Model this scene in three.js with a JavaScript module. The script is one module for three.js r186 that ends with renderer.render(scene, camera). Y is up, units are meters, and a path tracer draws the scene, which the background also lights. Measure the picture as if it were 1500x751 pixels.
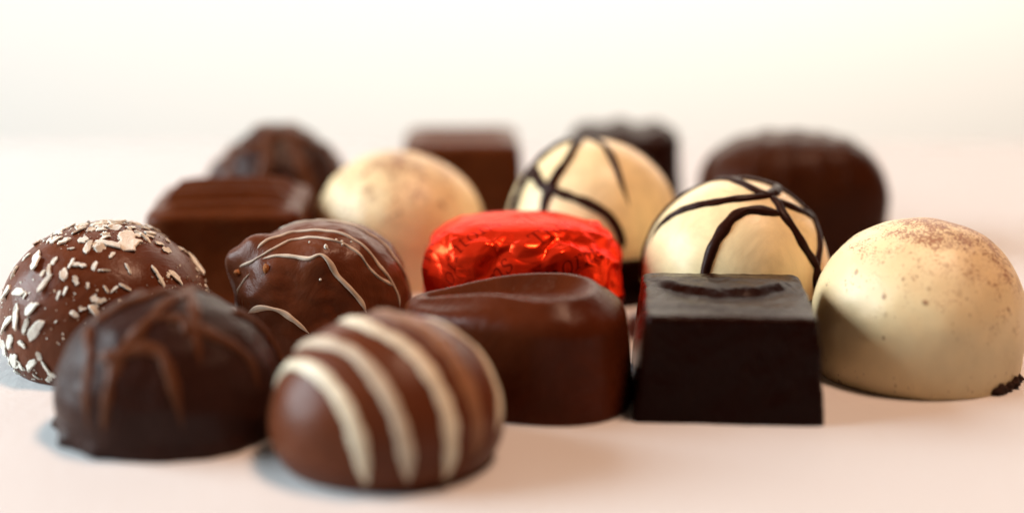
import * as THREE from 'three';
import { mergeGeometries } from 'three/addons/utils/BufferGeometryUtils.js';
import { ImprovedNoise } from 'three/addons/math/ImprovedNoise.js';
import { RectAreaLightUniformsLib } from 'three/addons/lights/RectAreaLightUniformsLib.js';

// ---------------------------------------------------------------- camera, light, exposure
const scene = new THREE.Scene();
const F = 2221, W = 1500, H = 751;                       // lens in photo pixels, photo size
const CAM_H = 76, CAM_Z = 235, PITCH = 14.8 * Math.PI / 180;   // millimetres, radians
const camera = new THREE.PerspectiveCamera(2 * Math.atan(H / 2 / F) * 180 / Math.PI, 2, 0.02, 10);
camera.position.set(0, CAM_H / 1000, CAM_Z / 1000);
camera.rotation.x = -PITCH;
camera.focus = 0.230;
camera.userData.fStop = 4.8;
camera.updateMatrixWorld();

scene.background = new THREE.Color().setRGB(0.03, 0.018, 0.012);   // the dim warm room behind the camera
RectAreaLightUniformsLib.init();
function areaLight(name, rgb, intensity, w, h, at, to) {
  const l = new THREE.RectAreaLight(new THREE.Color().setRGB(...rgb), intensity, w, h);
  l.name = name; l.position.set(...at); l.lookAt(new THREE.Vector3(...to)); scene.add(l);
}
areaLight('window_light', [0.82, 0.94, 1.0], 14.2, 0.62, 0.54, [-0.86, 0.36, -0.02], [0, 0, 0]);         // cool daylight from a window on the left
areaLight('added_wall_wash', [1.0, 0.92, 0.80], 11.5, 0.8, 0.2, [0.24, 0.42, -0.45], [0.22, 0.33, -0.8]);   // added unseen light, no known lamp, put in to brighten the wall
areaLight('ceiling_lamp_light', [1.0, 0.60, 0.40], 84, 0.14, 0.14, [0.24, 0.8, 0.02], [0, 0, 0]);           // warm room lamp overhead

const renderer = new THREE.WebGLRenderer({ antialias: true });
renderer.toneMapping = THREE.LinearToneMapping;
renderer.toneMappingExposure = 1.23;
renderer.shadowMap.enabled = true;

// ---------------------------------------------------------------- helpers
let seed = 12345;
const rnd = () => { seed = (seed * 1664525 + 1013904223) >>> 0; return seed / 4294967296; };
const rr = (a, b) => a + (b - a) * rnd();
const V = (x, y, z) => new THREE.Vector3(x, y, z);
const clamp = (x, a, b) => Math.min(b, Math.max(a, x));
const sst = (a, b, x) => { const t = clamp((x - a) / (b - a), 0, 1); return t * t * (3 - 2 * t); };
const perlin = new ImprovedNoise();
const nz = (x, y, z) => perlin.noise(x + 31.7, y + 17.3, z + 5.1);
const fbm = (x, y, z, o = 4) => { let s = 0, a = 1; for (let i = 0; i < o; i++) { s += a * nz(x, y, z); x *= 2.03; y *= 2.03; z *= 2.03; a *= 0.5; } return s; };

// photo pixel -> ray in world millimetres
function pixelRay(px, py) {
  const x = (px - W / 2) / F, y = (H / 2 - py) / F, c = Math.cos(PITCH), s = Math.sin(PITCH);
  return { o: V(0, CAM_H, CAM_Z), d: V(x, y * c - s, -c - y * s).normalize() };
}
const xAt = (px, zd, hc = 8) => (px - W / 2) * (zd * Math.cos(PITCH) + (CAM_H - hc) * Math.sin(PITCH)) / F;

const used = {};
function numbered(name) { const n = used[name] = (used[name] ?? -1) + 1; return n ? `${name}_${String(n).padStart(3, '0')}` : name; }
function thing(name, label, category, at, turn = 0, group) {
  const o = new THREE.Group(); o.name = numbered(name); scene.add(o);
  o.position.set(at[0] / 1000, 0, at[1] / 1000); o.rotation.y = turn;
  o.userData = { label, category }; if (group) o.userData.group = group;
  o.updateMatrixWorld();
  return o;
}
function part(name, geo, mat, parent, label) {
  const m = new THREE.Mesh(geo, mat); m.name = name; m.castShadow = m.receiveShadow = true;
  if (label) m.userData.label = label;
  parent.add(m); return m;
}
const toMetres = (g) => g.scale(0.001, 0.001, 0.001);

// a closed dome-like body seen from its centre: |x/a|^n + |z/b|^n bent over with power m, on a short wall
function dome({ a, b, h, wall, n = 2, m = 2, taper = 0.06, disp = null }) {
  const hh = h - wall, c = V(0, wall, 0);
  const proj = (p) => {                                   // local point -> point of the surface on the same ray from the centre
    const d = p.clone().sub(c); if (d.length() < 1e-6) d.set(0, 1, 0); d.normalize();
    const e = Math.pow(Math.pow(Math.abs(d.x / a), n) + Math.pow(Math.abs(d.z / b), n), 1 / n);
    let s;
    if (d.y >= 0) s = Math.pow(Math.pow(e, m) + Math.pow(d.y / hh, m), -1 / m);
    else s = Math.min(1 / e, wall / -d.y);
    const q = c.clone().addScaledVector(d, s);
    if (q.y < wall) { const k = 1 - taper * Math.pow(1 - Math.max(q.y, 0) / wall, 2); q.x *= k; q.z *= k; }
    if (disp) { const k = disp(q, d); q.x += d.x * k; q.z += d.z * k; q.y = Math.max(0, q.y + d.y * k); }
    return q;
  };
  const normal = (p) => {
    const d = p.clone().sub(c).normalize(), t = Math.abs(d.y) < 0.9 ? V(0, 1, 0) : V(1, 0, 0);
    const u = t.clone().cross(d).normalize(), v = d.clone().cross(u), r = p.distanceTo(c), e = 0.35;
    const at = (q, k) => proj(p.clone().addScaledVector(q, k * e));
    const nn = at(u, 1).sub(at(u, -1)).cross(at(v, 1).sub(at(v, -1))).normalize();
    return nn.dot(d) < 0 ? nn.negate() : nn;
  };
  const geo = (cols = 200, top = 90, side = 30, uvmm = 20, uv0 = 0) => {
    const rows = [];
    for (let i = 1; i <= top; i++) rows.push([0, i / top]);
    for (let i = 1; i <= side; i++) rows.push([1, i / side]);
    rows.push([2, 0.5]);
    const pos = [], uv = [], idx = [], arc = new Float64Array(cols), last = [];
    const apex = proj(V(0, h * 2, 0)); pos.push(apex.x, apex.y, apex.z); uv.push(uv0, uv0);
    for (let j = 0; j < cols; j++) last.push(apex);
    for (const [k, t] of rows) for (let j = 0; j < cols; j++) {
      const th = j / cols * Math.PI * 2;
      let q;
      if (k === 0) { const f = t * Math.PI / 2; q = proj(V(a * Math.sin(f) * Math.cos(th), wall + hh * Math.cos(f), b * Math.sin(f) * Math.sin(th))); }
      else if (k === 1) { const e = Math.pow(Math.pow(Math.abs(Math.cos(th)), n) + Math.pow(Math.abs(Math.sin(th)), n), -1 / n); q = proj(V(a * e * Math.cos(th), wall * (1 - t), b * e * Math.sin(th))); if (t === 1) q.y = 0; }
      else { q = last[j].clone(); q.x *= 0.5; q.z *= 0.5; q.y = 0; }
      arc[j] += q.distanceTo(last[j]); last[j] = q;
      pos.push(q.x, q.y, q.z); uv.push(uv0 + arc[j] * Math.cos(th) / uvmm, uv0 - arc[j] * Math.sin(th) / uvmm);
    }
    const R = rows.length;
    for (let j = 0; j < cols; j++) idx.push(0, 1 + (j + 1) % cols, 1 + j);
    for (let i = 0; i + 1 < R; i++) for (let j = 0; j < cols; j++) {
      const A = 1 + i * cols + j, B = 1 + i * cols + (j + 1) % cols;
      idx.push(A, B, A + cols, B, B + cols, A + cols);
    }
    const last0 = 1 + (R - 1) * cols, cI = pos.length / 3; pos.push(0, 0, 0); uv.push(uv0, uv0);
    for (let j = 0; j < cols; j++) idx.push(last0 + j, last0 + (j + 1) % cols, cI);
    return meshOf(pos, uv, idx);
  };
  return { proj, normal, geo, c, a, b, h, wall };
}
function meshOf(pos, uv, idx) {
  const g = new THREE.BufferGeometry();
  g.setAttribute('position', new THREE.Float32BufferAttribute(pos, 3));
  g.setAttribute('uv', new THREE.Float32BufferAttribute(uv, 2));
  g.setIndex(idx); g.computeVertexNormals();
  return toMetres(g);
}

// a moulded piece: outline points (mm) at the base, drawn in to the top, rounded edge, relief on the top
function mould({ outline, h, top = 0.9, fillet = 1.5, relief = null, disp = null, uvmm = 20 }) {
  const cols = outline.length, R0 = outline.reduce((s, p) => s + Math.hypot(...p), 0) / cols;
  const rings = [];
  for (let i = 0; i <= 24; i++) { const t = i / 24; rings.push([1 + (top - 1) * t, t * (h - fillet), 0]); }
  for (let i = 1; i <= 14; i++) { const be = i / 14 * Math.PI / 2; rings.push([top - fillet / R0 * (1 - Math.cos(be)), h - fillet + fillet * Math.sin(be), Math.sin(be)]); }
  const sT = rings[rings.length - 1][0];
  for (let i = 1; i < 60; i++) rings.push([sT * (1 - i / 60), h, 1]);
  const pos = [], uv = [], idx = [], pts = [];
  for (const [s, y, k] of rings) for (let j = 0; j < cols; j++) {
    let q = V(outline[j][0] * s, y, outline[j][1] * s);
    if (relief && k > 0) q.y += relief(q.x, q.z, s / sT) * k * k;
    if (disp) { const e = disp(q); q.x += e.x; q.y = Math.max(0, q.y + (y > 0 ? e.y : 0)); q.z += e.z; }
    pts.push(q); pos.push(q.x, q.y, q.z);
    const L = Math.hypot(q.x, q.z) || 1, arc = L + (h - q.y);
    uv.push(arc * q.x / L / uvmm, -arc * q.z / L / uvmm);
  }
  const n = rings.length;
  for (let i = 0; i + 1 < n; i++) for (let j = 0; j < cols; j++) {
    const A = i * cols + j, B = i * cols + (j + 1) % cols;
    idx.push(A, A + cols, B, B, A + cols, B + cols);
  }
  const cI = pos.length / 3; pos.push(0, h + (relief ? relief(0, 0, 0) : 0), 0); uv.push(0, 0);
  for (let j = 0; j < cols; j++) idx.push((n - 1) * cols + j, cI, (n - 1) * cols + (j + 1) % cols);
  const bI = pos.length / 3; pos.push(0, 0, 0); uv.push(0, 0);
  for (let j = 0; j < cols; j++) idx.push(j, (j + 1) % cols, bI);
  return meshOf(pos, uv, idx);
}
function roundedRect(hw, hd, r, n = 240) {                 // evenly spaced outline
  const out = [], s1 = 2 * (hw - r), s2 = 2 * (hd - r), q = Math.PI / 2 * r, L = 2 * s1 + 2 * s2 + 4 * q;
  for (let i = 0; i < n; i++) {
    let t = i / n * L;
    const segs = [[s2, (u) => [hw, -(hd - r) + u]], [q, (u) => [hw - r + r * Math.cos(u / r), hd - r + r * Math.sin(u / r)]], [s1, (u) => [hw - r - u, hd]], [q, (u) => [-(hw - r) - r * Math.sin(u / r), hd - r + r * Math.cos(u / r)]],
      [s2, (u) => [-hw, hd - r - u]], [q, (u) => [-(hw - r) - r * Math.cos(u / r), -(hd - r) - r * Math.sin(u / r)]], [s1, (u) => [-(hw - r) + u, -hd]], [q, (u) => [hw - r + r * Math.sin(u / r), -(hd - r) - r * Math.cos(u / r)]]];
    for (const [len, f] of segs) { if (t <= len) { out.push(f(t)); break; } t -= len; }
    if (out.length === i) out.push([hw, -(hd - r)]);
  }
  return out;
}
function superOutline(a, b, n, cols = 240) {
  return Array.from({ length: cols }, (_, j) => { const t = j / cols * Math.PI * 2, c = Math.cos(t), s = Math.sin(t), e = Math.pow(Math.pow(Math.abs(c), n) + Math.pow(Math.abs(s), n), -1 / n); return [a * c * e, b * s * e]; });
}

// where the ray of a photo pixel meets a dome; a ray that passes beside it gives the nearest point of its outline
function hit(px, py, D, at) {
  const { o, d } = pixelRay(px, py); const p0 = o.clone().sub(V(at[0], 0, at[1]));
  const f = (t) => { const p = p0.clone().addScaledVector(d, t); return p.distanceTo(D.c) - D.proj(p).distanceTo(D.c); };
  const tm = D.c.clone().sub(p0).dot(d);
  let best = [1e9, tm], prev = null;
  for (let t = tm - 24; t < tm + 10; t += 0.25) {
    const v = f(t);
    if (v < best[0]) best = [v, t];
    if (v <= 0) { let lo = t - 0.25, hi = t; for (let k = 0; k < 14; k++) { const mid = (lo + hi) / 2; if (f(mid) > 0) lo = mid; else hi = mid; } return D.proj(p0.clone().addScaledVector(d, hi)); }
  }
  return D.proj(p0.clone().addScaledVector(d, best[1]));
}
// a poured line of chocolate that lies on a dome along the given surface points
function strand(D, points, { w = 1.6, h = 0.6, ends = [1, 1], wob = 0.12, seg = 5, sink = 0.25 } = {}) {
  const curve = new THREE.CatmullRomCurve3(points, false, 'centripetal');
  const L = curve.getLength(), N = Math.max(16, Math.round(L * 3)), P = curve.getSpacedPoints(N).map((p) => D.proj(p));
  const prof = 10, pos = [], uv = [], idx = [], k0 = rr(0, 50);
  for (let i = 0; i <= N; i++) {
    const t = P[Math.min(N, i + 1)].clone().sub(P[Math.max(0, i - 1)]).normalize(), n = D.normal(P[i]), b = t.clone().cross(n).normalize();
    const e0 = ends[0] ? sst(0, ends[0] * w, i / N * L) : 1, e1 = ends[1] ? sst(0, ends[1] * w, (1 - i / N) * L) : 1;
    const k = Math.sqrt(Math.max(0.0004, e0 * e1)), ww = w / 2 * k * (1 + wob * 2 * nz(i * 0.13, k0, 0)), hh = h * (0.25 + 0.75 * k) * (1 + wob * 2 * nz(i * 0.11, k0, 9));
    for (let j = 0; j <= prof; j++) {
      const an = Math.PI * j / prof, q = P[i].clone().addScaledVector(b, Math.cos(an) * ww).addScaledVector(n, Math.pow(Math.sin(an), 1.25) * hh * Math.min(1, k * 1.3) - sink * (j === 0 || j === prof ? 1 : 0));
      q.y = Math.max(q.y, 0.05);
      pos.push(q.x, q.y, q.z); uv.push(j / prof * w / 20, i / N * L / 20);
    }
  }
  const m = prof + 1;
  for (let i = 0; i < N; i++) for (let j = 0; j < m; j++) { const A = i * m + j, B = i * m + (j + 1) % m; idx.push(A, A + m, B, B, A + m, B + m); }
  for (let j = 1; j + 1 < m; j++) { idx.push(0, j, j + 1); idx.push(N * m, N * m + j + 1, N * m + j); }
  return meshOf(pos, uv, idx);
}
const zoomed = (x0, y0, k) => ([X, Y]) => [x0 + X / k, y0 + Y / k];

// ---------------------------------------------------------------- materials (linear base colours)
function dataTex(w, h, fn, srgb = false, repeat = true) {
  const d = new Uint8Array(w * h * 4);
  for (let y = 0; y < h; y++) for (let x = 0; x < w; x++) { const c = fn(x / w, y / h, x, y), i = (y * w + x) * 4; d[i] = clamp(c[0] * 255, 0, 255); d[i + 1] = clamp(c[1] * 255, 0, 255); d[i + 2] = clamp(c[2] * 255, 0, 255); d[i + 3] = 255; }
  const t = new THREE.DataTexture(d, w, h); t.magFilter = THREE.LinearFilter; t.minFilter = THREE.LinearFilter; t.wrapS = t.wrapT = repeat ? THREE.RepeatWrapping : THREE.ClampToEdgeWrapping;
  if (srgb) t.colorSpace = THREE.SRGBColorSpace; t.needsUpdate = true; return t;
}
// noise that tiles over 0..1
const tileN = (u, v, f, o = 4, z = 0) => { let s = 0, a = 1; for (let i = 0; i < o; i++) { const A = Math.PI * 2 * u, B = Math.PI * 2 * v, r = f / 6.283; s += a * perlin.noise(r * Math.cos(A) + 40 + z, r * Math.sin(A) + 40 + r * Math.cos(B), r * Math.sin(B) + 40 - z); f *= 2.1; a *= 0.55; } return s; };
const bumpTex = dataTex(512, 512, (u, v) => { const g = 0.5 + 0.22 * tileN(u, v, 14, 5) + 0.1 * tileN(u, v, 90, 2, 7); return [g, g, g]; });
const toneTex = dataTex(256, 256, (u, v) => { const g = 0.9 + 0.1 * tileN(u, v, 8, 5, 3); return [g, g, g]; });
const roughTex = dataTex(256, 256, (u, v) => { const g = 0.82 + 0.22 * tileN(u, v, 10, 5, 12); return [g, g, g]; });
function choc(rgb, rough, bump = 0.00012, spec = 0.35, coat = 0) {
  const m = new THREE.MeshPhysicalMaterial({ roughness: rough, map: toneTex, bumpMap: bumpTex, bumpScale: bump, roughnessMap: roughTex, clearcoat: coat, clearcoatRoughness: 0.25, specularIntensity: spec });
  m.color.setRGB(...rgb); return m;
}
const M = {
  milk: choc([0.128, 0.036, 0.0145], 0.40, 0.00012, 0.28), milkSatin: choc([0.078, 0.0165, 0.0052], 0.34, 0.00012, 0.16), milkDeep: choc([0.095, 0.025, 0.0074], 0.42, 0.00012, 0.12), milkLight: choc([0.118, 0.032, 0.0125], 0.42, 0.00012, 0.26),
  dark: choc([0.0140, 0.0029, 0.0012], 0.30, 0.00014, 0.12), darkRib: choc([0.026, 0.0085, 0.0050], 0.5, 0.00014, 0.1), darkSwirl: choc([0.033, 0.0112, 0.0072], 0.45, 0.0002, 0.24), drizzleBrown: choc([0.100, 0.034, 0.014], 0.5, 0.00012, 0.2),
  darkLine: choc([0.026, 0.0068, 0.0036], 0.46, 0.0001, 0.15), brownDeep: choc([0.046, 0.012, 0.0042], 0.42, 0.00012, 0.12),
  cream: choc([0.90, 0.725, 0.41], 0.38, 0.00005), creamLine: choc([0.76, 0.67, 0.50], 0.45, 0.00006), thread: choc([0.64, 0.53, 0.42], 0.45, 0.00006), creamFaint: choc([0.58, 0.48, 0.36], 0.45, 0.00006), tanLine: choc([0.28, 0.125, 0.06], 0.45),
  coconut: choc([0.95, 0.91, 0.80], 0.6), nut: choc([0.42, 0.15, 0.04], 0.5), crumb: choc([0.055, 0.022, 0.012], 0.7, 0.0006),
};
const paperTex = dataTex(512, 512, (u, v) => { const g = 0.5 + 0.25 * tileN(u, v, 40, 4, 21) + 0.12 * tileN(u, v, 150, 1, 2); return [g, g, g]; });
paperTex.repeat.set(1, 1);
const table = new THREE.MeshPhysicalMaterial({ roughness: 0.75, bumpMap: paperTex, bumpScale: 0.0001, specularIntensity: 0.1 }); table.color.setRGB(0.61, 0.615, 0.615);
const wallM = new THREE.MeshStandardMaterial({ roughness: 0.9 }); wallM.color.setRGB(0.82, 0.80, 0.76);

// ---------------------------------------------------------------- the setting: white table, pale wall far behind it
{
  const w = 1.1, z0 = -0.175, z1 = 0.42, t = 0.025;
  const s = new THREE.Shape(); s.moveTo(z0, -t); s.lineTo(z1, -t); s.lineTo(z1, 0); s.lineTo(z0 + 0.004, 0); s.quadraticCurveTo(z0, 0, z0, -0.004); s.lineTo(z0, -t);
  const g = new THREE.ExtrudeGeometry(s, { depth: w, bevelEnabled: false, curveSegments: 8 });
  g.rotateY(-Math.PI / 2); g.translate(w / 2, 0, 0);
  // the extruded x axis became world z
  const p = g.attributes.position, uv = new Float32Array(p.count * 2);
  for (let i = 0; i < p.count; i++) { uv[i * 2] = p.getX(i) / 0.06; uv[i * 2 + 1] = p.getZ(i) / 0.06; }
  g.setAttribute('uv', new THREE.BufferAttribute(uv, 2));
  const m = new THREE.Mesh(g, table); m.name = 'tabletop'; m.receiveShadow = m.castShadow = true;
  m.userData = { kind: 'structure', label: 'smooth white tabletop under the chocolates', category: 'tabletop' }; scene.add(m);
  const b = new THREE.Mesh(new THREE.BoxGeometry(2.6, 1.8, 0.03), wallM); b.name = 'back_wall'; b.position.set(0, 0.1, -0.80); b.receiveShadow = true;
  b.userData = { kind: 'structure', label: 'plain off-white wall behind the table', category: 'wall' }; scene.add(b);
}

// ---------------------------------------------------------------- the chocolates
const P = (px, zd, hc) => [xAt(px, zd, hc), CAM_Z - zd];

// cream truffles dusted with cocoa
function cocoaTexture(size, mm, specks, mid, blotch) {
  const f = new Float32Array(size * size);
  const stamp = (x, y, r, k, el, an) => {
    const c = Math.cos(an), s = Math.sin(an), R = Math.ceil(r * 1.6);
    for (let j = -R; j <= R; j++) for (let i = -R; i <= R; i++) {
      const X = Math.round(x + i), Y = Math.round(y + j); if (X < 0 || Y < 0 || X >= size || Y >= size) continue;
      const u = (i * c + j * s) / el, v = (-i * s + j * c) * el, d = Math.hypot(u, v) / r * (1 + 0.5 * nz(X * 0.35, Y * 0.35, k * 9));
      const g = k * (1 - sst(0.55, 1.1, d)); if (g > f[Y * size + X]) f[Y * size + X] = g;
    }
  };
  for (let i = 0; i < specks.n; i++) {
    const r = Math.abs(rr(-1, 1) + rr(-1, 1) + rr(-1, 1)) / 1.7 * specks.spread, an = rr(0, 6.283);
    const x = mid[0] + r * Math.cos(an), y = mid[1] + r * Math.sin(an), big = rnd();
    stamp((0.5 + x / mm) * size, (0.5 + y / mm) * size, size / mm * (0.11 + 0.38 * Math.pow(big, 4)) * (specks.grain ?? 1), rr(0.25, 0.9), rr(0.75, 1.35), rr(0, 3.14));
  }
  for (let i = 0; i < 130; i++) {                                          // grains picked up along the base
    const an = rr(0, 6.283), r = specks.rim + rr(-2.5, 1);
    stamp((0.5 + r * Math.cos(an) / mm) * size, (0.5 + r * Math.sin(an) / mm) * size, size / mm * rr(0.1, 0.32), rr(0.3, 0.9), 1, 0);
  }
  const cream = [0.76, 0.59, 0.33], dustC = [0.27, 0.095, 0.042], grainC = [0.20, 0.068, 0.030];
  const enc = (c) => c <= 0.0031308 ? 12.92 * c : 1.055 * Math.pow(c, 1 / 2.4) - 0.055;
  return dataTex(size, size, (u, v, x, y) => {
    const X = (u - 0.5) * mm, Y = (v - 0.5) * mm, d = Math.hypot(X - mid[0], Y - mid[1]) / blotch.r;
    if (Math.hypot(X, Y) > 37) return cream.map(enc);
    const patch = clamp(0.45 * fbm(X * 0.28, Y * 0.28, 3, 3) + 1.02 - 0.98 * d, 0, 1);      // how much powder has settled here
    const gr = 0.55 * nz(X * 2.6, Y * 2.6, 6) + 0.5 * nz(X * 5.5, Y * 5.5, 1) + 0.25 * nz(X * 1.1, Y * 1.1, 4), th = 0.62 - 0.85 * patch;
    const grain = sst(th - 0.08, th + 0.22, gr) * (0.55 + 0.4 * patch);                    // single grains, closer together in the drifts
    const k = clamp(grain * blotch.k, 0, 0.9), g = clamp(f[y * size + x] * 0.85, 0, 1), tone = 1 + 0.05 * fbm(X * 0.3, Y * 0.3, 8, 3);
    return [0, 1, 2].map((i) => enc(((cream[i] * (1 - k) + dustC[i] * k) * (1 - g) + grainC[i] * g) * tone));
  }, true, false);
}
function creamTruffle(label, px, zd, o) {
  const at = P(px, zd), D = dome({ a: o.a, b: o.a, h: o.h, wall: o.wall, m: 2.05, taper: 0.03, disp: (q) => 0.45 * nz(q.x * 0.06 + o.k, q.y * 0.06, q.z * 0.06) + 0.22 * fbm(q.x * 0.16, q.y * 0.16, q.z * 0.16 + o.k, 2) + 0.02 * nz(q.x * 2.2, q.y * 2.2, q.z * 2.2) });
  const t = thing('cream_truffle', label, 'chocolate', at, 0);
  const mat = new THREE.MeshPhysicalMaterial({ roughness: 0.45, bumpMap: o.tex, bumpScale: -0.00012, map: o.tex });
  part('shell', D.geo(220, 100, 34, 76, 0.5), mat, t);
  return { t, D, at };
}
{
  const tex1 = cocoaTexture(1400, 76, { n: 560, spread: 21, rim: 32, grain: 1.35 }, [4, 0], { r: 25, k: 1.0 });
  const { t, D, at } = creamTruffle('cream dome truffle with brown cocoa on top, beside the dark square chocolate', 1346, 222, { a: 16.2, h: 23.0, wall: 8, k: 0, tex: tex1 });
  // dark chips stuck where the shell is broken at its foot
  for (const [px, py, s] of [[1460, 575, 0.8], [1467, 570, 1.0], [1477, 566, 0.9], [1486, 560, 1.0], [1494, 556, 0.8], [1470, 577, 0.6]]) {
    const g = new THREE.IcosahedronGeometry(s, 3), p = g.attributes.position;
    for (let i = 0; i < p.count; i++) { const k = 1 + 0.5 * fbm(p.getX(i) * 1.3 + px, p.getY(i) * 1.3, p.getZ(i) * 1.3, 3); p.setXYZ(i, p.getX(i) * k, p.getY(i) * k * 0.8, p.getZ(i) * k); }
    g.computeVertexNormals(); const q = hit(px, py, D, at); g.translate(q.x, Math.max(q.y, s * 0.7), q.z);
    part('chocolate_chip', toMetres(g), M.crumb, t, 'dark chip stuck at the foot of the shell');
  }
  const tex2 = cocoaTexture(1400, 76, { n: 330, spread: 21, rim: 32, grain: 2.3 }, [0, -5], { r: 20, k: 0.6 });
  creamTruffle('cream dome truffle with sparse reddish cocoa specks, behind the red foil chocolate', 585, 276, { a: 16, h: 23.0, wall: 8, k: 5, tex: tex2 });
}

// white domes laced with dark chocolate on a dark foot
function lacedDome(label, px, zd, o, lines, extra) {
  const at = P(px, zd, 9), D = dome({ a: o.a, b: o.a, h: o.h, wall: o.wall, m: 2, taper: 0.05, disp: (q) => 0.1 * fbm(q.x * 0.12, q.y * 0.12, q.z * 0.12 + o.k, 2) });
  const t = thing('laced_dome_chocolate', label, 'chocolate', at, 0, 'white domes laced with dark chocolate');
  part('shell', D.geo(200, 90, 24), M.cream, t);
  const B = dome({ a: o.a + 0.45, b: o.a + 0.45, h: o.wall - 0.4, wall: o.wall - 1.4, m: 3, taper: 0.02, disp: (q) => 0.25 * fbm(q.x * 0.2, q.y * 0.3, q.z * 0.2 + o.k + 4, 3) });
  part('foot', B.geo(200, 40, 20), M.dark, t, 'dark chocolate foot under the white shell');
  for (const [pts, w, ends] of lines) part('drizzle_line', strand(D, pts.map((p) => hit(p[0], p[1], D, at)), { w: w * 1.0, h: w * 0.36, wob: 0.2, ends: ends ?? [1, 1] }), M.darkLine, t);
  for (const [pts, w] of extra) part('drizzle_line', strand(D, pts.map((p) => D.proj(V(p[0], p[1], p[2]))), { w, h: w * 0.36, wob: 0.22 }), M.darkLine, t);
}
{
  const z = zoomed(920, 240, 3.756), q = (a) => a.map(z);
  lacedDome('white dome laced with dark lines, standing behind the dark square chocolate', 1077, 240, { a: 15.3, h: 25.2, wall: 9.5, k: 0 }, [
    [q([[113, 450], [170, 350], [260, 275], [380, 230], [520, 205], [680, 185], [770, 172], [815, 140]]), 1.5, [5, 1]],
    [q([[800, 180], [720, 155], [640, 115], [560, 88], [490, 76], [440, 78]]), 1.6],
    [q([[450, 78], [300, 150], [190, 245], [125, 360], [92, 470], [80, 590], [80, 640]]), 1.3],
    [q([[800, 180], [815, 130], [800, 100], [740, 85], [660, 77], [590, 78]]), 1.9],
    [q([[780, 170], [835, 230], [855, 275], [920, 370], [980, 470], [1030, 550], [1050, 610], [1060, 680]]), 1.7],
    [q([[405, 760], [412, 680], [425, 600], [440, 540], [470, 455], [520, 370], [590, 285], [660, 258], [740, 256], [850, 285]]), 1.8],
    [q([[800, 185], [870, 225], [960, 262], [1040, 295], [1080, 325]]), 1.6],
    [q([[800, 110], [850, 130], [930, 190], [990, 262], [1035, 340], [1055, 440], [1045, 540], [1035, 600], [1025, 690]]), 1.6],
  ], [[[[2, 25, -2], [-4, 22, -10], [-8, 12, -14]], 1.6], [[[4, 25, -3], [9, 20, -10], [12, 11, -11]], 1.6], [[[-10, 18, -8], [0, 20, -12], [10, 18, -9]], 1.5]]);
  const z2 = zoomed(720, 180, 3.413), q2 = (a) => a.map(z2);
  lacedDome('white dome laced with dark lines, standing behind the red foil chocolate', 868, 268, { a: 16, h: 26.8, wall: 9.5, k: 9 }, [
    [q2([[500, 72], [380, 92], [280, 150], [212, 220], [155, 320], [115, 440], [105, 520]]), 2.2],
    [q2([[450, 80], [390, 170], [310, 290], [272, 380], [256, 470], [250, 560]]), 2.0],
    [q2([[205, 225], [230, 280], [262, 320], [310, 345]]), 2.1],
    [q2([[262, 300], [330, 345], [400, 370], [500, 410], [590, 470], [640, 550], [660, 630]]), 1.7],
    [q2([[470, 78], [555, 108], [610, 190], [650, 300], [692, 425]]), 1.5, [1, 6]],
    [q2([[560, 68], [700, 95], [800, 150], [880, 230]]), 1.0],
  ], [[[[0, 26, -2], [-6, 22, -10], [-9, 12, -13]], 1.7], [[[2, 26, -4], [9, 20, -11], [13, 12, -10]], 1.6]]);
}

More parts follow.
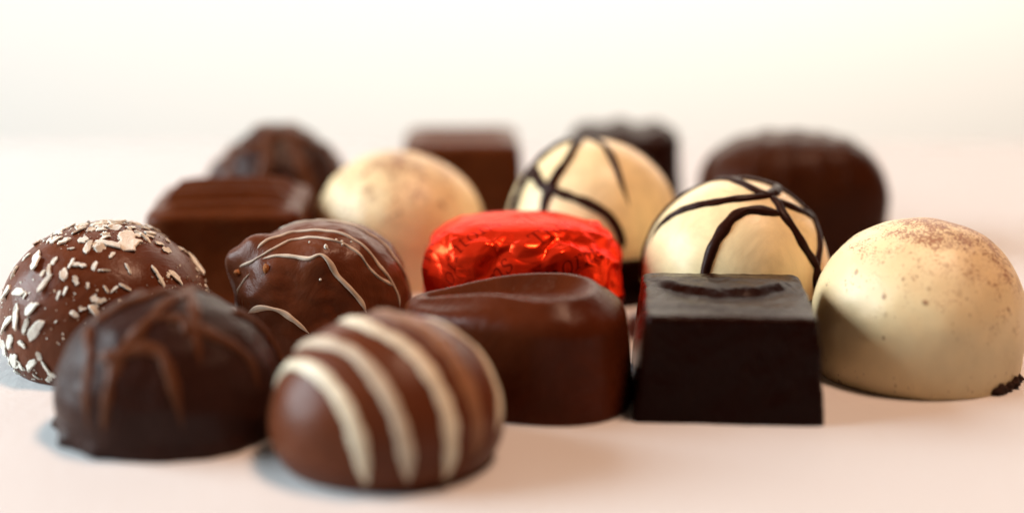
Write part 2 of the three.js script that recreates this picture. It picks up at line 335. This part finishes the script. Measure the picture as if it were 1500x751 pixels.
// milk dome with coconut shreds
{
  const at = P(154, 226), D = dome({ a: 15.9, b: 15.9, h: 21.3, wall: 6.5, m: 2.05, taper: 0.1, disp: (q) => 0.25 * fbm(q.x * 0.12, q.y * 0.12, q.z * 0.12 + 2, 2) });
  const t = thing('coconut_truffle', 'milk chocolate dome truffle sprinkled with white coconut shreds', 'chocolate', at);
  part('shell', D.geo(220, 100, 30), M.milk, t);
  const variants = Array.from({ length: 10 }, (_, v) => {                 // a shred: a bent, broken strip, unit length along x
    const s = new THREE.Shape(), w = rr(0.15, 0.24), n = 5, up = [], dn = [];
    for (let i = 0; i <= n; i++) { const u = -0.5 + i / n, k = (i === 0 || i === n) ? rr(0.15, 0.9) : rr(0.55, 1.35); up.push([u + rr(-0.08, 0.08), w * k]); dn.push([u + rr(-0.08, 0.08), -w * k * rr(0.6, 1.2)]); }
    s.moveTo(...up[0]); for (const p of up.slice(1)) s.lineTo(...p); for (const p of dn.reverse()) s.lineTo(...p); s.closePath();
    const g = new THREE.ExtrudeGeometry(s, { depth: 0.12, bevelEnabled: true, bevelThickness: 0.04, bevelSize: 0.04, bevelSegments: 1, curveSegments: 1 });
    g.translate(0, 0, -0.06); const p = g.attributes.position, c = rr(-0.5, 0.5), tw = rr(-0.6, 0.6);
    for (let i = 0; i < p.count; i++) { const x = p.getX(i), y = p.getY(i), zz = p.getZ(i), A = tw * x; p.setXYZ(i, x, y * Math.cos(A) - zz * Math.sin(A), y * Math.sin(A) + zz * Math.cos(A) - c * x * x); }
    g.computeVertexNormals(); return toMetres(g);
  });
  const tints = [0, 1, 2].map((i) => { const m = M.coconut.clone(); m.color.multiplyScalar([1, 0.95, 0.88][i]); return m; });
  const shred = (p, dir, len, wide = 1, tilt = 0.15) => {
    const n = D.normal(p), x = dir.clone().addScaledVector(n, -dir.dot(n)).normalize(), y = n.clone().cross(x);
    const m = part('coconut_shred', variants[Math.floor(rnd() * 10)], tints[Math.floor(rnd() * 3)], t);
    const B = new THREE.Matrix4().makeBasis(x, y, n), q = new THREE.Quaternion().setFromRotationMatrix(B);
    q.multiply(new THREE.Quaternion().setFromEuler(new THREE.Euler(rr(-0.5, 0.5), rr(-tilt, tilt), 0)));
    m.quaternion.copy(q); m.scale.set(len, len * 0.8 * wide, Math.min(len, 2.0) * rr(0.6, 1.1)); const c = p.clone().addScaledVector(n, 0.12 + len * 0.03).multiplyScalar(0.001); m.position.copy(c);
  };
  const z = zoomed(0, 310, 2.8875), k = 2.8875;
  for (const [X, Y, L, deg, wide] of [[155, 215, 85, 92, 0.8], [270, 265, 58, 85, 1.2], [190, 305, 95, 55, 0.6], [300, 222, 50, 70, 0.7], [332, 228, 75, -8, 0.7], [398, 230, 44, 65, 1], [440, 250, 58, 0, 0.5], [455, 140, 112, -15, 0.9], [535, 135, 80, 100, 1.3], [605, 112, 82, -35, 0.8], [665, 275, 104, -50, 0.8], [738, 278, 88, -50, 1.0], [400, 420, 66, -52, 1], [132, 410, 82, 35, 0.9], [70, 445, 118, 92, 0.75], [155, 495, 102, 50, 0.8], [110, 480, 72, 72, 0.6], [95, 560, 44, -40, 1], [246, 355, 42, 70, 1], [275, 335, 44, 70, 0.8], [527, 320, 58, -25, 0.8], [320, 292, 42, -70, 1], [371, 313, 28, 85, 1.3], [540, 245, 54, -60, 0.5], [472, 185, 32, 60, 1.3], [842, 215, 112, -62, 0.7], [780, 172, 62, -35, 1.1], [190, 650, 56, -52, 0.9], [166, 610, 42, -70, 1.1], [228, 210, 44, 50, 1.2], [208, 255, 66, 85, 0.6], [80, 340, 48, -12, 1], [45, 545, 60, 80, 1], [60, 620, 46, 70, 1], [20, 570, 62, -75, 1.1], [130, 640, 50, 40, 1], [420, 60, 60, 10, 0.8], [480, 62, 60, 20, 0.8], [330, 85, 60, 30, 0.9], [270, 130, 62, 30, 0.9], [370, 155, 55, 60, 0.8], [640, 65, 60, -30, 0.8], [560, 22, 90, 5, 0.8], [700, 165, 34, 0, 1.3], [180, 262, 34, 60, 1], [447, 328, 36, -50, 1], [480, 330, 40, 40, 1], [350, 412, 34, 20, 0.8], [110, 195, 50, 40, 0.9], [60, 260, 66, 60, 0.9], [30, 340, 70, 65, 1], [30, 470, 70, 60, 1]]) {
    const r = deg * Math.PI / 180, a = z([X - Math.cos(r) * L / 2, Y + Math.sin(r) * L / 2]), b = z([X + Math.cos(r) * L / 2, Y - Math.sin(r) * L / 2]);
    const A = hit(a[0], a[1], D, at), B = hit(b[0], b[1], D, at), mid = D.proj(A.clone().add(B).multiplyScalar(0.5));
    shred(mid, B.clone().sub(A), clamp(A.distanceTo(B) * 0.88, 0.7, 4.2), wide * 1.1);
  }
  const spot = (kind) => {
    const an = rr(0, 6.283);
    if (kind === 0) { const f = Math.pow(rnd(), 0.6) * 0.75; return D.proj(V(Math.sin(f) * Math.cos(an) * 16 + 0, 7.5 + 16 * Math.cos(f), Math.sin(f) * Math.sin(an) * 16 - 3.0)); }
    if (kind === 1) return D.proj(V(16 * Math.cos(an), rr(7, 18), 16 * Math.sin(an)));
    return D.proj(V(16 * Math.cos(an), rr(0.6, 3.4), 16 * Math.sin(an)));
  };
  for (let i = 0; i < 120; i++) shred(spot(0), V(rr(-1, 1), rr(-0.4, 0.4), rr(-1, 1)), rr(0.6, 1.9), rr(0.9, 2.2));
  for (let i = 0; i < 50; i++) shred(spot(1), V(rr(-1, 1), rr(-1, 1), rr(-1, 1)), rr(0.5, 1.5), rr(0.9, 2.4));
  for (let i = 0; i < 70; i++) shred(spot(2), V(rr(-1, 1), rr(-1, 1), rr(-1, 1)), rr(0.5, 1.4), rr(0.9, 2.4));
  const bits = [];
  for (let i = 0; i < 700; i++) {
    const p = spot(i % 5 < 2 ? 0 : i % 5 < 4 ? 1 : 2), g = new THREE.TetrahedronGeometry(rr(0.08, 0.3), 0); g.rotateX(rr(0, 6)); g.rotateY(rr(0, 6)); g.translate(p.x, p.y, p.z); bits.push(g);
  }
  const dust = part('coconut_dust', toMetres(mergeGeometries(bits)), M.coconut, t); dust.userData.kind = 'stuff';
}

// dark dome with a net of brown lines
{
  const at = P(248, 196.3), foot = (q) => (q.y < 3 ? (0.5 + 0.9 * sst(0.2, 0.9, -q.x / 16)) * sst(2.6, 0.6, q.y) * (0.8 + 0.8 * nz(q.x * 0.35, 3, q.z * 0.35)) : 0);
  const D = dome({ a: 15.6, b: 13.6, h: 19.2, wall: 4.6, n: 2.05, m: 1.92, taper: 0.05, disp: (q) => 0.55 * fbm(q.x * 0.11, q.y * 0.11, q.z * 0.11 + 6, 3) + foot(q) });
  const t = thing('netted_dark_chocolate', 'dark oval chocolate netted with brown lines, in front of the coconut truffle', 'chocolate', at);
  part('body', D.geo(220, 90, 40), M.darkSwirl, t);
  const z = zoomed(70, 410, 2.683), L = (a, w, e) => part('drizzle_line', strand(D, a.map((p) => { const s = z(p); return hit(s[0], s[1], D, at); }), { w: w * 1.05, h: 0.55, ends: e ?? [1, 1], wob: 0.3, sink: 0.5 }), M.drizzleBrown, t);
  L([[165, 175], [158, 240], [165, 300], [150, 420], [152, 520], [160, 590]], 1.6, [1, 4]);
  L([[560, 45], [430, 125], [345, 220], [272, 310], [238, 430], [222, 540], [218, 610]], 1.9, [1, 4]);
  L([[545, 35], [568, 90], [575, 170], [588, 260], [602, 345]], 1.9, [1, 5]);
  L([[165, 180], [260, 120], [380, 72], [520, 42], [600, 40]], 1.7);
  L([[190, 300], [270, 305], [380, 268], [440, 290], [480, 370], [505, 470], [530, 590]], 1.8, [1, 5]);
  L([[390, 165], [460, 148], [530, 165], [556, 230]], 1.4);
  L([[580, 170], [640, 215], [730, 260], [800, 330], [830, 440]], 1.7, [1, 5]);
  for (const a of [[[-4, 20, -4], [-9, 14, -9], [-11, 6, -10]], [[2, 20, -4], [6, 15, -10], [9, 8, -11]], [[9, 17, 0], [13, 12, -3], [15, 6, -4]]]) part('drizzle_line', strand(D, a.map((p) => D.proj(V(...p))), { w: 1.7, h: 0.7 }), M.drizzleBrown, t);
}

// milk dome with broad cream stripes
{
  const at = P(566, 186), D = dome({ a: 15.3, b: 14.6, h: 18.8, wall: 5.0, n: 2.05, m: 1.98, taper: 0.12, disp: (q) => 0.2 * fbm(q.x * 0.1, q.y * 0.1, q.z * 0.1 + 3, 2) });
  const t = thing('striped_dome_chocolate', 'milk chocolate dome with broad raised cream stripes', 'chocolate', at);
  part('body', D.geo(220, 90, 30), M.milkLight, t);
  const z = zoomed(380, 440, 2.503);
  const L = (a, back, w, m, h = 0.32) => part('stripe', strand(D, [...back.map((p) => D.proj(V(...p))), ...a.map((p) => { const s = z(p); return hit(s[0], s[1], D, at); })], { w, h, ends: [1, 2], wob: 0.2, sink: 0.4 }), m, t);
  L([[55, 285], [95, 248], [150, 236], [220, 270], [290, 350], [340, 450], [372, 560], [392, 670]], [[-15, 7, -5]], 1.9, M.creamLine);
  L([[150, 165], [260, 158], [340, 190], [412, 262], [470, 350], [510, 440], [538, 560], [545, 660]], [[-13, 9, -10]], 1.9, M.creamFaint);
  L([[350, 75], [430, 110], [510, 150], [590, 220], [660, 330], [695, 430], [702, 550], [680, 650]], [[-7, 9, -14]], 2.0, M.creamLine);
  L([[480, 48], [600, 100], [700, 200], [770, 330], [800, 450], [785, 580]], [[-2, 8, -15], [-2, 18, -9]], 2.5, M.tanLine);
  L([[700, 105], [790, 165], [850, 270], [880, 370], [868, 480]], [[5, 8, -14], [5, 16, -9]], 2.3, M.creamLine);
}

// moulded oval with a spoon-shaped hollow
{
  const capsule = (x, z) => { const ax = -12, bx = 5, t = clamp((x - ax) / (bx - ax), 0, 1), r = 0.8 + 5.0 * t; return Math.hypot(x - (ax + (bx - ax) * t), (z - 0.5) * 1.0) - r; };
  const outline = superOutline(17.6, 12.6, 2.5).map(([x, z]) => [x, z * (0.93 + 0.20 * x / 17 - 0.10 * (x / 17) ** 2)]);
  const g = mould({ outline, h: 16.3, top: 0.93, fillet: 4.8, relief: (x, z, s) => { const d = capsule(x, z); return -1.6 * sst(0.8, -2.8, d) + 0.75 * Math.exp(-Math.pow((d - 1.4) / 1.3, 2)) - 2.3 * sst(-2, 15, -x) - 0.5 * s * s + 0.4 * sst(0, 12, x); },
    disp: (q) => { const k = 0.16 * fbm(q.x * 0.13, q.y * 0.13, q.z * 0.13 + 2, 3); return V(q.x / 15 * k, k * 0.5, q.z / 13 * k); } });
  const t = thing('oval_chocolate', 'smooth milk chocolate oval with a spoon-shaped hollow in its top', 'chocolate', [0.2, CAM_Z - 209.6], -0.3);
  part('body', g, M.milkSatin, t);
}

// dark square with a swept leaf in relief
{
  const g = mould({ outline: roundedRect(13.2, 13.0, 1.1), h: 15.0, top: 0.90, fillet: 0.9, relief: (x, z) => {
    const arc = -2.6 - 5.5 * Math.pow(x / 10, 2) * 1 + 3, d = z - arc;      // raised behind a curved line
    return 0.75 * sst(1.6, -1.6, d) * sst(11.5, 7.5, Math.abs(x)) * sst(-11.8, -6, z) - 0.22 * Math.exp(-Math.pow((d - 1.8) / 1.4, 2)) * sst(11, 6, Math.abs(x)) + 0.25 * Math.exp(-Math.pow((z - 6.5 - x * 0.15) / 2.2, 2)) * sst(10.5, 6, Math.abs(x)) + 0.12 * fbm(x * 0.4, 0, z * 0.4, 3);
  }, disp: (q) => { const k = 0.3 * fbm(q.x * 0.14, q.y * 0.14, q.z * 0.14 + 8, 4); return V(q.x / 13 * k, 0, q.z / 13 * k); } });
  const t = thing('square_chocolate', 'glossy dark square chocolate with sloping sides and a swept relief on top', 'chocolate', [30.8, CAM_Z - 209.6], -0.06);
  part('body', g, M.dark, t);
}

// milk ganache with thin cream threads
{
  const at = P(474, 233), bumps = [];
  const D0 = dome({ a: 13.9, b: 13.2, h: 19.8, wall: 6, n: 2.3, m: 2.3, taper: 0.08 });
  const z = zoomed(330, 310, 3.576), hz = (D, p) => { const s = z(p); return hit(s[0], s[1], D, at); };
  for (const [X, Y, r, k] of [[180, 195, 2.8, 2.3], [95, 290, 3.0, 3.2], [500, 235, 2.8, 1.3], [300, 260, 4.5, 0.5], [560, 120, 5, 0.5], [120, 480, 3.5, 0.8], [360, 380, 5, -0.7], [620, 480, 5, -0.8], [230, 330, 3, 0.5]]) bumps.push([hz(D0, [X, Y]), r, k]);
  const D = dome({ a: 13.9, b: 13.2, h: 19.8, wall: 6, n: 2.3, m: 2.3, taper: 0.08, disp: (q) => { let s = 0.5 * fbm(q.x * 0.14, q.y * 0.14, q.z * 0.14 + 1, 3); for (const [c, r, k] of bumps) s += k * Math.exp(-c.distanceToSquared(q) / (r * r)); return s; } });
  const t = thing('threaded_ganache', 'lumpy milk chocolate with thin wavy cream threads, behind the striped dome', 'chocolate', at);
  part('body', D.geo(220, 100, 30), M.milk, t);
  const L = (a, w, back = []) => part('drizzle_line', strand(D, [...back.map((p) => D.proj(V(...p))), ...a.map((p) => hz(D, p))], { w: w * 0.85, h: 0.22, ends: [2, 3], wob: 0.35 }), M.thread, t);
  L([[165, 195], [195, 165], [240, 140], [350, 108], [480, 96], [590, 110], [690, 155], [760, 220], [830, 310], [885, 395], [915, 500]], 0.62);
  L([[70, 290], [150, 255], [250, 195], [340, 150], [430, 135], [540, 145], [640, 180], [710, 230], [750, 290], [800, 340], [880, 390]], 0.55);
  L([[190, 247], [270, 230], [360, 235], [440, 245], [500, 225], [545, 265], [590, 340], [660, 410], [710, 470], [738, 530]], 0.8);
  L([[115, 532], [180, 505], [270, 515], [360, 570], [440, 640]], 1.0);
  L([[270, 82], [400, 55], [520, 46], [640, 65], [740, 110], [830, 170], [900, 260], [950, 370]], 0.5);
  L([[60, 430], [90, 370], [130, 320]], 0.4);
  const lump = (name, X, Y, s, m, st = [1, 1, 1]) => { const g = new THREE.IcosahedronGeometry(s, 2), p = g.attributes.position; for (let i = 0; i < p.count; i++) { const k = 1 + 0.35 * nz(p.getX(i) * 2 + X, p.getY(i) * 2, p.getZ(i) * 2); p.setXYZ(i, p.getX(i) * k * st[0], p.getY(i) * k * st[1], p.getZ(i) * k * st[2]); } g.computeVertexNormals(); const q = hz(D, [X, Y]); g.translate(q.x, q.y, q.z); part(name, toMetres(g), m, t); };
  lump('nut_piece', 65, 318, 0.55, M.nut, [1.3, 0.8, 1]); lump('nut_piece', 212, 300, 0.6, M.nut, [0.8, 1.3, 0.8]); lump('sugar_grain', 527, 188, 0.42, M.coconut, [0.8, 1.2, 0.8]);
  for (const [X, Y] of [[440, 160], [580, 148], [612, 172], [660, 158], [610, 155], [497, 355]]) lump('sugar_grain', X, Y, 0.2, M.coconut);
}

// red foil with its print
{
  const at = P(763, 239), S = 1024, MM = 84;
  const cv = document.createElement('canvas'); cv.width = cv.height = S; const c = cv.getContext('2d');
  c.fillStyle = 'rgb(255,58,26)'; c.fillRect(0, 0, S, S);
  c.fillStyle = 'rgb(172,34,16)'; c.font = 'italic 50px serif';
  for (let r = -4; r <= 4; r++) for (let k = -6; k <= 6; k++) { c.save(); c.translate(S / 2, S / 2); c.rotate(-0.8); c.translate(k * 300 + (r - 1) * 235 - 80, (r - 1) * 87 + 113); c.fillText('Thorntons', 0, 0); c.restore(); }
  const tex = new THREE.CanvasTexture(cv); tex.colorSpace = THREE.SRGBColorSpace;
  const rndAt = (i, j, k) => { const n = Math.sin(i * 127.1 + j * 311.7 + k * 74.7) * 43758.5453; return n - Math.floor(n); };
  const facets = (u, v, k, period) => {                                    // random heights on a triangle lattice: flat facets, sharp creases
    const i = Math.floor(u), j = Math.floor(v), a = u - i, b = v - j, w = (p) => ((p % period) + period) % period;
    const h00 = rndAt(w(i), j, k), h10 = rndAt(w(i + 1), j, k), h01 = rndAt(w(i), j + 1, k), h11 = rndAt(w(i + 1), j + 1, k);
    return rndAt(w(i), j, k + 5) > 0.5 ? (a > b ? h00 + (h10 - h00) * a + (h11 - h10) * b : h00 + (h01 - h00) * b + (h11 - h01) * a) : (a + b < 1 ? h00 + (h10 - h00) * a + (h01 - h00) * b : h11 + (h01 - h11) * (1 - a) + (h10 - h11) * (1 - b));
  };
  const D = dome({ a: 16.3, b: 12.8, h: 19.6, wall: 8, n: 2.5, m: 3.0, taper: 0.1, disp: (q) => {
    const th = Math.atan2(q.z * 1.2, q.x) / 6.2832, r = Math.hypot(q.x / 16, q.z / 12.8), dn = (19.6 - q.y);
    const wu = 0.45 * nz(q.x * 0.22, q.y * 0.22, q.z * 0.22), wv = 0.45 * nz(q.x * 0.22 + 9, q.y * 0.22, q.z * 0.22), lv = r * 3 + dn / 3.4;
    const side = sst(0.62, 0.98, r + dn * 0.05) * (0.55 + 0.45 * sst(-13, -7, q.x));
    return (2.3 * (facets(th * 17 + wu + lv * 0.3, lv * 0.75 + wv, 1, 17) - 0.5) + 0.75 * (facets(th * 43 + wu * 2 - lv * 0.4, lv * 1.8 + wv * 2, 2, 43) - 0.5)) * (side + 0.07) - 0.2 * side + 0.12 * fbm(q.x * 0.2, q.y * 0.2, q.z * 0.2, 2);
  } });
  const t = thing('foil_wrapped_chocolate', 'oval chocolate wrapped in crumpled shiny red foil with dark printed script', 'chocolate', at);
  const mat = new THREE.MeshPhysicalMaterial({ map: tex, metalness: 0.62, roughness: 0.22, specularIntensity: 0.3, specularColor: new THREE.Color().setRGB(1, 0.35, 0.22) });
  part('foil', D.geo(360, 150, 90, MM, 0.5), mat, t);
}

// enrobed pieces at the back
const wave = (v, p) => Math.pow(0.5 + 0.5 * Math.cos(v * Math.PI * 2 / p), 1.4);
{
  const g = mould({ outline: roundedRect(14.8, 14.6, 4.5), h: 17.8, top: 0.92, fillet: 3.0, relief: (x, z, s) => 1.75 * wave(z + 0.8 * nz(x * 0.12, 0, z * 0.08) + 0.05 * x, 5.4) * sst(1.08, 0.85, s) - 0.9 * s * s,
    disp: (q) => { const k = 0.4 * fbm(q.x * 0.12, q.y * 0.12, q.z * 0.12 + 5, 3) + 0.5 * sst(3, 0.5, q.y); return V(q.x / 14 * k, 0, q.z / 14 * k); } });
  part('body', g, M.milkDeep, thing('ridged_bar_chocolate', 'milk chocolate block with wavy ridges across its top, behind the coconut truffle', 'chocolate', [-50.6, CAM_Z - 266.5], 0.06));
}
{
  const g = mould({ outline: roundedRect(12.8, 12.8, 3.2), h: 19.4, top: 0.95, fillet: 2.4, relief: (x, z, s) => 0.4 * wave(z + 0.6 * nz(x * 0.12, 3, z * 0.1), 5.2) * sst(1.0, 0.75, s) - 0.3 * s * s,
    disp: (q) => { const k = 0.35 * fbm(q.x * 0.12, q.y * 0.12, q.z * 0.12 + 15, 3); return V(q.x / 13 * k, 0, q.z / 13 * k); } });
  part('body', g, M.milkDeep, thing('plain_square_chocolate', 'plain milk chocolate cube with rounded edges, behind the specked cream truffle', 'chocolate', [-10.6, CAM_Z - 316], 0.04));
}
{
  const g = mould({ outline: superOutline(12.8, 12, 3.2), h: 19.6, top: 0.92, fillet: 2.2, relief: (x, z, s) => 1.1 * wave(x + 0.9, 8.4) * sst(1.02, 0.85, s) + 0.3 * fbm(x * 0.3, 2, z * 0.3, 2),
    disp: (q) => { const k = 0.35 * fbm(q.x * 0.14, q.y * 0.14, q.z * 0.14 + 25, 3); return V(q.x / 13 * k, 0, q.z / 13 * k); } });
  part('body', g, M.darkRib, thing('ribbed_dark_chocolate', 'dark chocolate with thick raised ribs on top, behind a laced white dome', 'chocolate', [24, CAM_Z - 320], -0.05));
}
{
  const at = P(1158, 296), D = dome({ a: 18.8, b: 13.4, h: 22.8, wall: 8.5, n: 3.0, m: 2.8, taper: 0.05, disp: (q) => 0.6 * fbm(q.x * 0.09, q.y * 0.09, q.z * 0.09 + 30, 2) });
  const t = thing('large_dark_chocolate', 'large brown chocolate with rounded shoulders and low drizzle, behind the cream truffle with brown cocoa', 'chocolate', at);
  part('body', D.geo(200, 90, 30), M.brownDeep, t);
  for (const [x, w, len] of [[-9, 2.4, 6], [-2.5, 3.0, 9], [4, 2.4, 5], [9.5, 2.8, 8]]) part('drizzle_line', strand(D, [V(x + 6, 18, -12), V(x + 4, 23, -5), V(x + 1.5, 23.5, 2), V(x, 20, 10), V(x - 1, 20 - len, 13)].map((p) => D.proj(p)), { w, h: 0.32, wob: 0.4, ends: [1, 3] }), M.brownDeep, t);
}
{
  const at = P(409, 304), D = dome({ a: 16.6, b: 13.4, h: 23.4, wall: 4, n: 2.2, m: 1.85, taper: 0.05, disp: (q) => 0.9 * fbm(q.x * 0.12, q.y * 0.12, q.z * 0.12 + 40, 3) });
  const t = thing('mound_dark_chocolate', 'dark mound-shaped chocolate with brown lines, behind the ridged milk block', 'chocolate', at);
  part('body', D.geo(200, 90, 30), M.darkSwirl, t);
  for (const a of [[[-6, 22, -4], [-2, 24, 3], [-1, 18, 10], [-2, 9, 13]], [[4, 22, -6], [3, 24, 2], [6, 17, 9], [8, 8, 10]], [[-12, 12, 4], [-6, 20, 6], [2, 22, 4], [10, 17, 2]], [[-9, 18, -2], [-8, 17, 6], [-9, 8, 10]], [[9, 19, -2], [12, 12, 4], [13, 5, 5]]]) part('drizzle_line', strand(D, a.map((p) => D.proj(V(...p))), { w: 2.4, h: 0.5, wob: 0.3 }), M.drizzleBrown, t);
}

renderer.render(scene, camera);
